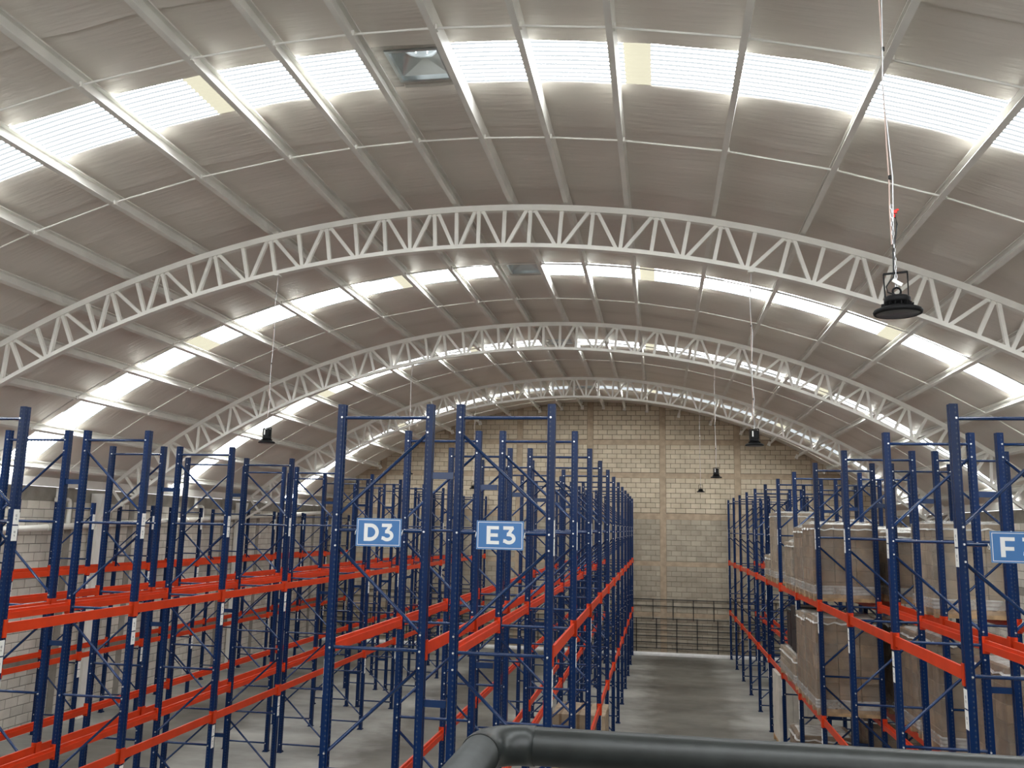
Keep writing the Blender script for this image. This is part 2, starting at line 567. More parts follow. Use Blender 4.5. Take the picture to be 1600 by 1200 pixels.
# back wall
backing = MB()
N = 48
poly = [(XL - 0.2, 0), (XR + 0.2, 0)] + [(x, zsoffit(x) + 0.25) for x in
        [XR + 0.2 - (XR - XL + 0.4) * i / N for i in range(N + 1)]]
backing.prism(poly, 'y', YB + 0.012, YB + 0.2)
wall_back = struct(backing.build("wall_back", 'mortar'))
BEAMS = [(1.52, 1.70), (3.54, 3.74), (5.43, 5.69), (7.13, 7.35), (8.52, 8.74)]
block_wall(wall_back, XL, XR, [0.17 + 3.03 * k for k in range(-5, 4)], BEAMS,
           lambda u: zsoffit(u) + 0.1, 'block_tan',
           lambda u, d, z: (u, YB - d, z), 0.0,
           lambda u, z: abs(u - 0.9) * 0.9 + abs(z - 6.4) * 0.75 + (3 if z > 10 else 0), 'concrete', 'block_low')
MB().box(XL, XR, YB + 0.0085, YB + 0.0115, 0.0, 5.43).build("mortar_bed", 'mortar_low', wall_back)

WT = 5.72
def side_wall(name, x, sgn, pick):
    b = MB().box(min(x, x + sgn * 0.2) + (0 if sgn < 0 else 0.012), max(x, x + sgn * 0.2) - (0.012 if sgn < 0 else 0), YF, YB + 0.2, 0, WT)
    w = struct(b.build(name, 'mortar_grey'))
    rot = PI / 2 if sgn < 0 else -PI / 2
    block_wall(w, YF, YB - 0.01, [19.8 + 2.633 * k for k in range(-8, 7)], [(1.52, 1.70), (3.54, 3.74), (5.38, 5.72)],
               lambda u: WT + 0.01, 'block_grey',
               lambda u, d, z: (x - sgn * d, u, z), rot, pick, 'concrete_grey')
    return w
wall_left = side_wall("wall_left", XL, -1, lambda u, z: abs(u - 20.5) + (0 if 1 < z < 5.4 else 1.5) + abs(z - 3.2) * 0.4)
wall_right = side_wall("wall_right", XR, 1, lambda u, z: abs(u - 20.5) + abs(z - 4.2) * 1.2)

# wall added behind camera to cut front light; gable left open to light trusses
fw = MB()
fw.box(XL - 0.2, XR + 0.2, YF - 0.2, YF, 0, 5.9)
struct(fw.build("wall_front", 'block_grey'))

# white painted kerb at the wall foot
struct(MB().prism([(YB - 0.10, 0), (YB + 0.01, 0), (YB + 0.01, 0.13), (YB - 0.02, 0.13), (YB - 0.10, 0.06)], 'x', XL + 0.12, XR - 0.12).build("baseboard_back", 'kerb'))
struct(MB().prism([(XL - 0.01, 0), (XL + 0.12, 0), (XL + 0.12, 0.05), (XL + 0.02, 0.13), (XL - 0.01, 0.13)], 'y', YF, YB - 0.1).build("baseboard_left", 'kerb'))

# ---- ceiling: lining strips, purlins, sag rods, skylight sheets --------------
import mathutils
def nz(x, y, z=0):
    return mathutils.noise.noise(Vector((x, y, z)))

ceil_base = MB()
S = [-SMAX + 2 * SMAX * i / 80 for i in range(81)]
prof_lo = [arc(s, RFO + 0.16) for s in S]
prof_hi = [arc(s, RFO + 0.20) for s in S]
NECK = 0.21
for (b0, b1), (k0, k1) in zip(BAYS, SKY):
    for (a, c) in ((b0, k0 + 0.02), (k1 - 0.02, b1)):
        v = [(x, a, z) for x, z in prof_lo] + [(x, c, z) for x, z in prof_lo] + [(x, a, z) for x, z in prof_hi] + [(x, c, z) for x, z in prof_hi]
        n = 81
        f = []
        for i in range(80):
            f += [(i, i + 1, n + i + 1, n + i), (2 * n + i, 3 * n + i, 3 * n + i + 1, 2 * n + i + 1)]
        ceil_base.add(v, f)
ceiling = struct(ceil_base.build("ceiling", 'sheet'))

def lining_strip(y0, y1, lip0, lip1, ye):
    b = MB()
    ny = max(3, int((y1 - y0) / 0.13))
    ns = 190
    grid = []
    for j in range(ny + 1):
        y = y0 + (y1 - y0) * j / ny
        for i in range(ns + 1):
            s = -SMAX + 2 * SMAX * i / ns
            # position between purlins
            lo = max([a for a in ARCS if a <= s], default=-SMAX - 0.3)
            hi = min([a for a in ARCS if a > s], default=SMAX + 0.3)
            t = (s - lo) / (hi - lo)
            sag = 0.020 * (1 - (2 * t - 1) ** 2) + 0.012 * nz(s * 0.9, y * 1.3, 3) * min(1, 4 * t * (1 - t) + 0.2)
            sag *= min(1, 0.15 + abs(y - ye) / 0.7)
            e = 0.0
            if j == ny: e += lip1
            if j == 0: e += lip0
            r = RFO + 0.020 - sag - e
            x, z = arc(s, r)
            yy = y
            if (j == 0 and lip0 < 0) or (j == ny and lip1 > 0.01):
                yy += 0.03 * nz(s * 1.7, y0 * 3.1, 9)
            grid.append((x, yy, z))
    w = ns + 1
    fs = [(j * w + i, j * w + i + 1, (j + 1) * w + i + 1, (j + 1) * w + i) for j in range(ny) for i in range(ns)]
    b.add(grid, fs, True)
    return b.build("insulation_strip", 'foil', ceiling)

for (b0, b1), (k0, k1) in zip(BAYS, SKY):
    for (a, c) in ((b0, k0), (k1, b1)):
        n = max(1, int(round((c - a) / 1.25)))
        for i in range(n):
            y0 = a + (c - a) * i / n
            y1 = a + (c - a) * (i + 1) / n
            lip0 = -0.05 if (i == 0 and a == k1) else -0.018
            lip1 = 0.02 if (i == n - 1 and c == k0) else 0.018
            lining_strip(y0 - 0.02, y1 + 0.02, lip0, lip1, k0 if c == k0 else k1)

# purlins: lipped C channels, open side towards the crown
def purlin_profile(h=0.205, w=0.07, t=0.006, lip=0.02):
    # x: towards open side, z: radial; web at x = -w/2, drawn as a closed C
    return [(-w / 2, 0), (w / 2, 0), (w / 2, lip), (w / 2 - t, lip), (w / 2 - t, t), (-w / 2 + t, t),
            (-w / 2 + t, h - t), (w / 2 - t, h - t), (w / 2 - t, h - lip), (w / 2, h - lip), (w / 2, h), (-w / 2, h)]
pur = {}
for flip in (1, -1):
    for (b0, b1) in BAYS:
        key = (flip, round(b1 - b0, 3))
        if key not in pur:
            pf = [(x * flip, z) for x, z in purlin_profile()]
            pur[key] = MB().prism(pf, 'y', 0.0, b1 - b0 - 0.008).mesh("purlin", 'purlin')
for bi, (b0, b1) in enumerate(BAYS):
    for s in ARCS:
        x, z = arc(s, RCH + 0.055)
        place("purlin", pur[(1 if s < 0 else -1, round(b1 - b0, 3))], ceiling, (x, b0 + 0.004, z), rot=(0, s / 18.0, 0))
        if bi == 4:       # seat bracket where the purlin meets the back wall
            bm = MB().box(-0.06, 0.06, -0.16, -0.005, -0.07, 0.0).box(-0.06, 0.06, -0.012, -0.005, -0.07, 0.12)
            place("purlin_bracket", bm.mesh("purlin_bracket", 'purlin'), ceiling, (x, YB, z), rot=(0, s / 18.0, 0))
# sag rods between neighbouring purlins
for bi, (b0, b1) in enumerate(BAYS):
    for yy in ((SKY[bi][0] - 0.63), (SKY[bi][1] + 0.98)):
        for a, c in zip(ARCS[:-1], ARCS[1:]):
            xa, za = arc(a, RCH + 0.085)
            xc_, zc_ = arc(c, RCH + 0.085)
            p, q = Vector((xa, yy, za)), Vector((xc_, yy, zc_))
            d = (q - p).normalized()
            MB().tube([p + d * 0.036, q - d * 0.036], 0.013, 6).box(
                p.x + 0.034 * d.x - 0.012, p.x + 0.034 * d.x + 0.022, yy - 0.03, yy + 0.03, za - 0.03, za + 0.03).build("sag_rod", 'white_steel', ceiling)
# eave beams
for sg, xw in ((-1, XL + 0.12), (1, XR - 0.12)):
    MB().box(xw - 0.09, xw + 0.09, YF, YB, 5.76, 5.93).box(xw - 0.02 if sg < 0 else xw - 0.09, xw + 0.09 if sg < 0 else xw + 0.02, YF, YB, 5.72, 5.76).build("eave_beam", 'purlin', ceiling)

# skylight sheets
LAPS = [(-7.65, -7.2), (-2.8, -2.36), (2.38, 2.68), (7.2, 7.66)]
def sky_panel(s0, s1, y0, y1, mat, name):
    b = MB()
    nyw = max(2, int((y1 - y0) / 0.09 * 4))
    ns = max(1, int(round((s1 - s0) / 0.45)))
    g = []
    for i in range(ns + 1):
        s = s0 + (s1 - s0) * i / ns
        for j in range(nyw + 1):
            y = y0 + (y1 - y0) * j / nyw
            x, z = arc(s, RFO + 0.045 + 0.012 * math.sin(PI * j / 2))
            g.append((x, y, z))
    w = nyw + 1
    b.add(g, [(i * w + j, i * w + j + 1, (i + 1) * w + j + 1, (i + 1) * w + j) for i in range(ns) for j in range(nyw)], True)
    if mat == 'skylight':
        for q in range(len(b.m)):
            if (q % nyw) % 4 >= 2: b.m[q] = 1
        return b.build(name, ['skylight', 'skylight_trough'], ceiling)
    return b.build(name, mat, ceiling)
for bi, (k0, k1) in enumerate(SKY):
    ed = [-SMAX] + [(-0.55 if q_ == -0.455 else q_) for q_ in ARCS] + [SMAX]
    for a, c in zip(ed[:-1], ed[1:]):
        y0, y1 = k0 - 0.03, k1 + 0.03
        if a < 0 < c:
            # solid sheet around the ventilator opening
            for (sa, sb, ya, yb) in ((a, -0.33, y0, y1), (0.33 - 0.05, c, y0, y1), (-0.33, 0.28, y0, k0 + 0.20), (-0.33, 0.28, k1 - 0.13, y1)):
                sky_panel(sa, sb, ya, yb, 'sheet', "roof_sheet")
            continue
        cuts = [a, c]
        for l0, l1 in LAPS:
            for l in (l0, l1):
                if a < l < c: cuts.append(l)
        cuts.sort()
        for u, w in zip(cuts[:-1], cuts[1:]):
            mid = (u + w) / 2
            lap = any(l0 < mid < l1 for l0, l1 in LAPS)
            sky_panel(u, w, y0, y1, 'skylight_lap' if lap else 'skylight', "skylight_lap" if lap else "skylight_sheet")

# ventilators: square galvanised throat closing to a round neck
VLAB = ["galvanised square roof ventilator nearest the camera, beside the largest skylight",
        "galvanised roof ventilator just behind the nearest truss",
        "roof ventilator seen through the middle truss",
        "roof ventilator seen through the farthest truss"]
for vi, (k0, k1) in enumerate(SKY[1:]):
    yc = (k0 + 0.20 + k1 - 0.13) / 2
    hy = (k1 - 0.13 - k0 - 0.20) / 2
    t = empty("roof_ventilator", (XC - 0.025, yc, RFO + CZ + 0.08))
    tag(t, VLAB[vi], "ventilator", "roof ventilators along the ridge")
    b = MB()
    h = 0.19
    cor = [(0.30, hy), (-0.30, hy), (-0.30, -hy), (0.30, -hy)]
    for q in range(4):
        a0 = PI / 2 * q
        arcp = [(NECK * math.cos(a0 + PI / 2 * j / 8), NECK * math.sin(a0 + PI / 2 * j / 8), h) for j in range(9)]
        b.add([(*cor[q], 0)] + arcp, [(0, j + 2, j + 1) for j in range(8)], True)
        nx_ = cor[(q + 1) % 4]
        b.add([(*cor[q], 0), (*nx_, 0), arcp[8]], [(0, 1, 2)])
    b.build("throat", 'galv', t)
    f = MB()
    for (x0, x1, y0, y1) in ((-0.33, -0.29, -hy - 0.03, hy + 0.03), (0.29, 0.33, -hy - 0.03, hy + 0.03), (-0.29, 0.29, -hy - 0.03, -hy + 0.01), (-0.29, 0.29, hy - 0.01, hy + 0.03)):
        f.box(x0, x1, y0, y1, -0.05, 0.01)
    f.build("frame", 'galv', t)
    MB().lathe([(NECK + 0.004, h - 0.01), (NECK + 0.004, h + 0.04)], 32).build("neck", 'galv', t)
    # turbine head: curved vanes under a cap
    for k in range(14):
        a = 2 * PI * k / 14
        v = []
        for q in range(5):
            ph = -0.2 + 1.5 * q / 4
            rr = 0.20 + 0.12 * math.cos(ph - 0.2)
            for da in (-0.16, 0.16):
                v.append((rr * math.cos(a + da + 0.25 * da), rr * math.sin(a + da), h + 0.05 + 0.20 * q / 4 + (0.01 if da > 0 else 0)))
        MB().add(v, [(2 * q, 2 * q + 1, 2 * q + 3, 2 * q + 2) for q in range(4)], True).build("vane", 'galv', t)
    MB().lathe([(0.001, h + 0.33), (0.2, h + 0.31), (0.25, h + 0.27)], 24).build("cap", 'galv', t)

# ---- arched roof trusses -----------------------------------------------------
topx = [-10.98, -10.05, -9.15, -8.25, -7.31, -6.33, -5.36, -4.38, -3.53, -2.80, -1.96, -0.97, 0.01, 0.98, 1.97, 2.94, 3.85, 4.74]
tops = [18.0 * math.asin((x - XC) / RCH) for x in topx]
while tops[0] > -12.2: tops.insert(0, tops[0] - 1.0)
while tops[-1] < 12.0: tops.append(tops[-1] + 1.0)
bots = [(a + c) / 2 for a, c in zip(tops[:-1], tops[1:])]
RB = RCH - 0.70             # bottom chord, underside
TL = ["nearest white arched lattice roof truss, fully across the picture",
      "middle white arched lattice roof truss of the three",
      "farthest white arched lattice truss, just before the end wall"]
def curved_bar(r0, r1, hw, s0, s1, n=72):
    b = MB()
    v, f = [], []
    for i in range(n + 1):
        s = s0 + (s1 - s0) * i / n
        for r, y in ((r0, -hw), (r0, hw), (r1, hw), (r1, -hw)):
            x, z = arc(s, r)
            v.append((x, y, z))
    for i in range(n):
        for k in range(4):
            f.append((4 * i + k, 4 * i + (k + 1) % 4, 4 * i + 4 + (k + 1) % 4, 4 * i + 4 + k))
    f += [(3, 2, 1, 0), (4 * n, 4 * n + 1, 4 * n + 2, 4 * n + 3)]
    return b.add(v, f)
tm = {}
tm['top'] = curved_bar(RCH - 0.095, RCH, 0.05, -12.55, 12.55).mesh("top_chord", 'white_steel')
tm['bot'] = curved_bar(RB, RB + 0.065, 0.055, -12.2, 12.2).mesh("bottom_chord", 'white_steel')
webs = []
def radial(s, r):
    x, z = arc(s, r); return (x, 0, z)
for s in tops + bots:
    a, c = Vector(radial(s, RB + 0.03)), Vector(radial(s, RCH - 0.05))
    webs.append(("strut", MB().bar(a, c, 0.058, 0.058).mesh("strut", 'white_steel')))
for i, s in enumerate(bots):
    for tp in (tops[i], tops[i + 1]):
        e = 0.05 if tp > s else -0.05
        a, c = Vector(radial(s + e, RB + 0.03)), Vector(radial(tp - e, RCH - 0.05))
        webs.append(("diagonal", MB().bar(a, c, 0.054, 0.054).mesh("diagonal", 'white_steel')))
gus = MB()
for s in tops:
    x, z = arc(s, RCH - 0.10)
    gus.bar(radial(s - 0.10, RCH - 0.10), radial(s + 0.10, RCH - 0.10), 0.012, 0.05)
gus_me = gus.mesh("gusset_plates", 'white_steel')
colm = []
for sg in (-1, 1):
    xw = XL if sg < 0 else XR
    x0 = xw + 0.03 if sg < 0 else xw - 0.27
    b = MB().box(x0, x0 + 0.24, -0.14, 0.14, 0, 5.0)
    # flared head
    xa = x0 if sg < 0 else x0 - 0.10
    v = [(x0, -0.14, 5.0), (x0 + 0.24, -0.14, 5.0), (x0 + 0.24, 0.14, 5.0), (x0, 0.14, 5.0),
         (xa, -0.14, 5.62), (xa + 0.34, -0.14, 5.62), (xa + 0.34, 0.14, 5.62), (xa, 0.14, 5.62)]
    b.add(v, [(0, 1, 5, 4), (1, 2, 6, 5), (2, 3, 7, 6), (3, 0, 4, 7), (4, 5, 6, 7)])
    b.box(x0 - 0.03, x0 + 0.27, -0.2, 0.2, 0, 0.02)
    colm.append(b.mesh("column", 'white_steel'))
for k, ty in enumerate(TRUSS_Y[1:]):
    t = empty("roof_truss", (0, ty, 0))
    tag(t, TL[k], "truss", "arched roof trusses")
    place("top_chord", tm['top'], t)
    place("bottom_chord", tm['bot'], t)
    for nm, me in webs:
        place(nm, me, t)
    place("gusset_plates", gus_me, t)
    for me in colm:
        place("column", me, t)
    # end stays from the bottom chord to the columns
    for sg in (-1, 1):
        xe, ze = arc(sg * 12.15, RB + 0.025)
        xw = XL + 0.15 if sg < 0 else XR - 0.15
        MB().bar((xe, 0, ze), (xw, 0, 5.0 - 0.05), 0.08, 0.06).build("end_stay", 'white_steel', t)

# ------------------------------------------------------------------ pallet racks
BAY, NB = 2.5, 11
ZT = 6.26
LEVELS = (1.80, 3.75)
def upright_mesh(h):
    o = [(0.040, -0.046), (0.040, -0.016), (0.031, -0.010), (0.031, 0.010), (0.040, 0.016), (0.040, 0.046),
         (-0.022, 0.046), (-0.028, 0.036), (-0.040, 0.036), (-0.040, 0.024), (-0.030, 0.022), (-0.030, -0.022),
         (-0.040, -0.024), (-0.040, -0.036), (-0.028, -0.036), (-0.022, -0.046)]
    b = MB().prism(o, 'z', 0.006, h)
    return b.mesh("upright", 'upright')
UP = {ZT: upright_mesh(ZT), 5.35: upright_mesh(5.35)}
base_me = MB().box(-0.07, 0.06, -0.075, 0.075, 0, 0.008).box(-0.055, -0.035, -0.06, -0.04, 0.008, 0.03).box(-0.055, -0.035, 0.04, 0.06, 0.008, 0.03).mesh("base_plate", 'brace_blue')
DEP = 0.975
def brace_mesh(p, q, r=0.018):
    b = MB()
    b.tube([p, q], r, 8)
    b.mi = 1
    for e in (p, q):
        b.tube([(e[0], -0.060, e[2]), (e[0], -0.020, e[2])], 0.011, 6)
        b.tube([(e[0], 0.020, e[2]), (e[0], 0.060, e[2])], 0.011, 6)
    return b.mesh("brace", ['brace_blue', 'zinc'])
hx = DEP / 2 - 0.012
H_ME = brace_mesh((-hx, 0, 0), (hx, 0, 0))
D_ME = {1: brace_mesh((hx, 0, -0.16), (-hx, 0, -1.03)), -1: brace_mesh((-hx, 0, -0.16), (hx, 0, -1.03))}
# step beam: outer face flat at +x, ledge on the inner (-x) side; runs along +y
BL = BAY - 0.092
beam_prof = [(0.022, -0.06), (0.022, 0.06), (-0.004, 0.06), (-0.004, 0.022), (-0.026, 0.022), (-0.026, -0.06)]
BEAM = MB().prism(beam_prof, 'y', 0.0, BL).mesh("beam", 'orange')
con = MB().box(0.0, 0.05, -0.046, 0.006, -0.10, 0.10).box(-0.03, 0.05, -0.002, 0.006, -0.10, 0.10)
CON0 = con.mesh("beam_connector", 'orange')
con1 = MB().box(0.0, 0.05, -0.006, 0.046, -0.10, 0.10).box(-0.03, 0.05, -0.006, 0.002, -0.10, 0.10)
CON1 = con1.mesh("beam_connector", 'orange')
lb = MB().box(0.0405, 0.0425, -0.044, 0.044, 0.0, 0.17).box(0.0405, 0.0425, -0.044, 0.044, 0.185, 0.355)
lb.mi = 1
for z0 in (0.0, 0.185):
    for (ya, yb, za, zb) in [(a_ * 0.55, b_ * 0.55, 0.085 + (c_ - 0.085) * 0.6, 0.085 + (d_ - 0.085) * 0.6) for a_, b_, c_, d_ in ((-0.022, -0.012, 0.09, 0.13), (-0.004, 0.020, 0.118, 0.13), (-0.004, 0.020, 0.098, 0.106), (0.012, 0.020, 0.09, 0.13), (-0.004, 0.020, 0.085, 0.092),
                             (-0.012, -0.004, 0.035, 0.065), (-0.012, 0.014, 0.035, 0.042), (0.004, 0.012, 0.02, 0.065))]:
        lb.box(0.0425, 0.0431, ya, yb, z0 + za, z0 + zb)
LABEL_ME = lb.mesh("location_label", ['label_white', 'label_ink'])
SP_ME = None

def rack_row(xl, xr, y0, ztop, diag0, label, aisle, spacers=None):
    """xl, xr: centre lines of the two post rows; aisle: which side faces an aisle."""
    xm = (xl + xr) / 2
    t = empty("pallet_rack", (xm, y0, 0))
    tag(t, label, "pallet rack", "blue and orange pallet racks")
    dz = [ztop - 0.14 - 1.19 * i for i in range(6)]
    dz = [z for z in dz if z > 0.05]
    for k in range(NB + 1):
        yk = k * BAY
        for side, x in ((-1, xl - xm), (1, xr - xm)):
            u = place("upright", UP[ztop], t, (x, yk, 0), PI if side < 0 else 0)
            place("base_plate", base_me, u)
            if side in aisle:
                for zl in (4.72, 3.27, 1.32):
                    if zl + 0.36 < ztop:
                        place("location_label", LABEL_ME, u, (0, 0, zl))
        dd = diag0
        for i, z in enumerate(dz):
            place("brace", H_ME, t, (0, yk, z))
            if z - 1.03 > 0.05:
                place("brace", D_ME[dd], t, (0, yk, z))
            dd = -dd
    for k in range(NB):
        for lev in LEVELS:
            for side, x in ((-1, xl - xm), (1, xr - xm)):
                if side > 0:
                    b = place("beam", BEAM, t, (x, k * BAY + 0.046, lev))
                    place("beam_connector", CON0, b)
                    place("beam_connector", CON1, b, (0, BL, 0))
                else:
                    b = place("beam", BEAM, t, (x, k * BAY + 0.046 + BL, lev), PI)
                    place("beam_connector", CON0, b)
                    place("beam_connector", CON1, b, (0, BL, 0))
    if spacers:
        for k in range(NB + 1):
            for z in (5.51, 3.24, 0.9):
                x = xr - xm
                MB_ = SPACER_ME
                place("row_spacer", MB_, t, (x + 0.041, k * BAY, z))
    return t
SPACER_ME = MB().box(0, 0.230, -0.02, 0.02, -0.035, 0.035).box(0, 0.006, -0.035, 0.035, -0.045, 0.045).mesh("row_spacer", 'brace_blue')

XA = (-14.38, -13.41)
XB = (-9.553, -8.574)
XCc = (-8.260, -7.285)
XD = (-3.351, -2.375)
XE = (-2.046, -1.084)
XF = (2.797, 3.772)
XG = (4.10, 5.075)
YA, YC, YE, YFr = 8.90, 8.855, 8.757, 8.797
rack_row(*XA, YA, 5.35, 1, "low empty blue rack with orange beams standing against the left block wall", (1,))
rack_row(*XB, YC, ZT, 1, "empty blue and orange rack backing the leftmost double row, on its wall side", (-1,), True)
rack_row(*XCc, YC, ZT, -1, "empty blue and orange rack across the aisle left of D3, cut by the left edge", (1,))
rack_row(*XD, YE, ZT, 1, "empty blue and orange rack carrying the D3 sign on its end frame", (-1,), True)
rack_row(*XE, YE, ZT, -1, "nearly empty blue and orange rack carrying the E3 sign on its end frame", (1,))
rack_row(*XF, YFr, ZT, 1, "loaded blue and orange rack carrying the F3 sign, right of the open aisle", (-1,), True)
rack_row(*XG, YFr, ZT, -1, "loaded blue and orange rack behind the F3 rack, nearest the right wall", (1,))

# ------------------------------------------------------------------ aisle signs
def strip(mb, pts, w, y0, y1):
    """flat stroke along a polyline in the XZ plane"""
    P = [Vector((x, z)) for x, z in pts]
    L, Rr = [], []
    for i, p in enumerate(P):
        if i == 0: d = (P[1] - P[0]).normalized(); sc = 1
        elif i == len(P) - 1: d = (P[-1] - P[-2]).normalized(); sc = 1
        else:
            d1, d2 = (p - P[i - 1]).normalized(), (P[i + 1] - p).normalized()
            d = (d1 + d2).normalized(); sc = 1 / max(0.5, d.dot(d1))
        n = Vector((-d.y, d.x)) * (w / 2) * sc
        L.append(p + n); Rr.append(p - n)
    n = len(P)
    v = [(q.x, y, q.y) for y in (y0, y1) for q in L + Rr]
    f = []
    m2 = 2 * n
    for i in range(n - 1):
        f += [(i, i + 1, n + i + 1, n + i), (m2 + i, m2 + n + i, m2 + n + i + 1, m2 + i + 1),
              (i, m2 + i, m2 + i + 1, i + 1), (n + i, n + i + 1, m2 + n + i + 1, m2 + n + i)]
    f += [(0, n, m2 + n, m2), (n - 1, m2 + n - 1, m2 + 2 * n - 1, 2 * n - 1)]
    mb.add(v, f)

HL = 0.182        # letter height
SW = 0.040
def glyph(ch, x, z, y0, y1):
    b = MB()
    t = SW
    if ch in "EF":
        w = 0.125
        b.box(x, x + t, y0, y1, z, z + HL)
        b.box(x + t, x + w, y0, y1, z + HL - t * 0.85, z + HL)
        b.box(x + t, x + w * 0.93, y0, y1, z + HL * 0.5 - t * 0.43 - (0.014 if ch == 'F' else 0), z + HL * 0.5 + t * 0.43 - (0.014 if ch == 'F' else 0))
        if ch == "E":
            b.box(x + t, x + w + 0.004, y0, y1, z, z + t * 0.85)
    elif ch == "D":
        rx = 0.095; rz = HL / 2 - t / 2
        pts = [(x + t, z + t / 2), (x + 0.058, z + t / 2)]
        for k in range(17):
            a = -PI / 2 + PI * k / 16
            pts.append((x + 0.066 + (rx - t / 2) * math.cos(a), z + HL / 2 + rz * math.sin(a)))
        pts += [(x + 0.058, z + HL - t / 2), (x + t, z + HL - t / 2)]
        strip(b, pts, t * 0.95, y0, y1)
        b.box(x, x + t, y0, y1, z + t * 0.02, z + HL - t * 0.02)
    elif ch == "3":
        w = 0.135
        tt = t * 0.88
        pts = [(x + 0.008, z + HL - tt / 2), (x + w - 0.022, z + HL - tt / 2)]
        strip(b, pts, tt, y0, y1)
        strip(b, [(x + w - 0.028, z + HL - tt * 0.35), (x + 0.062, z + HL * 0.56)], tt * 0.9, y0 - 0.0008, y1)
        cx, cz_, rr = x + 0.068, z + 0.0575, 0.0575 - tt / 2
        pts = [(x + 0.045, cz_ + rr + 0.004)]
        for k in range(21):
            a = PI / 2 - (PI * 1.27) * k / 20
            pts.append((cx + (rr + 0.010) * math.cos(a), cz_ + rr * math.sin(a) + 0.002))
        pts.append((x + 0.010, z + 0.036))
        strip(b, pts, tt, y0 - 0.0004, y1)
    return b

def sign(x0, y, text, label):
    W, Hh, z0 = 0.485, 0.288, 4.77
    t = empty("aisle_sign", (x0, y, z0))
    tag(t, label, "sign", "blue aisle signs on the rack ends")
    MB().box(0.006, W - 0.006, 0, 0.006, 0.006, Hh - 0.006).build("panel", 'sign_blue', t)
    f = MB()
    for (a, c, d, e) in ((0, W, 0, 0.006), (0, W, Hh - 0.006, Hh), (0, 0.006, 0.006, Hh - 0.006), (W - 0.006, W, 0.006, Hh - 0.006)):
        f.box(a, c, -0.002, 0.008, d, e)
    f.build("edge", 'sign_edge', t)
    g = MB(); i, w = 0.014, 0.0055
    for (a, c, d, e) in ((i, W - i, i, i + w), (i, W - i, Hh - i - w, Hh - i), (i, i + w, i + w, Hh - i - w), (W - i - w, W - i, i + w, Hh - i - w)):
        g.box(a, c, -0.0012, 0, d, e)
    g.build("border_line", 'sign_white', t)
    glyph(text[0], 0.085 if text[0] != 'E' else 0.105, 0.053, -0.002, 0.0).build("letter", 'sign_white', t)
    glyph(text[1], 0.268, 0.053, -0.002, 0.0).build("digit", 'sign_white', t)
    for xx in (-0.012, W + 0.004):
        MB().tube([(xx, 0.0, 0.12), (xx + 0.004, -0.006, 0.14), (xx + 0.004, 0.03, 0.17), (xx, 0.035, 0.13), (xx, 0.0, 0.12)], 0.004, 6).build("cable_tie", 'sign_white', t)
    return t
sign(-3.11, YE - 0.070, "D3", "blue aisle sign with white letters D3")
sign(-1.83, YE - 0.070, "E3", "blue aisle sign with white letters E3")
sign(3.03, YFr - 0.070, "F3", "blue aisle sign with white letters F3, cut by the right edge")

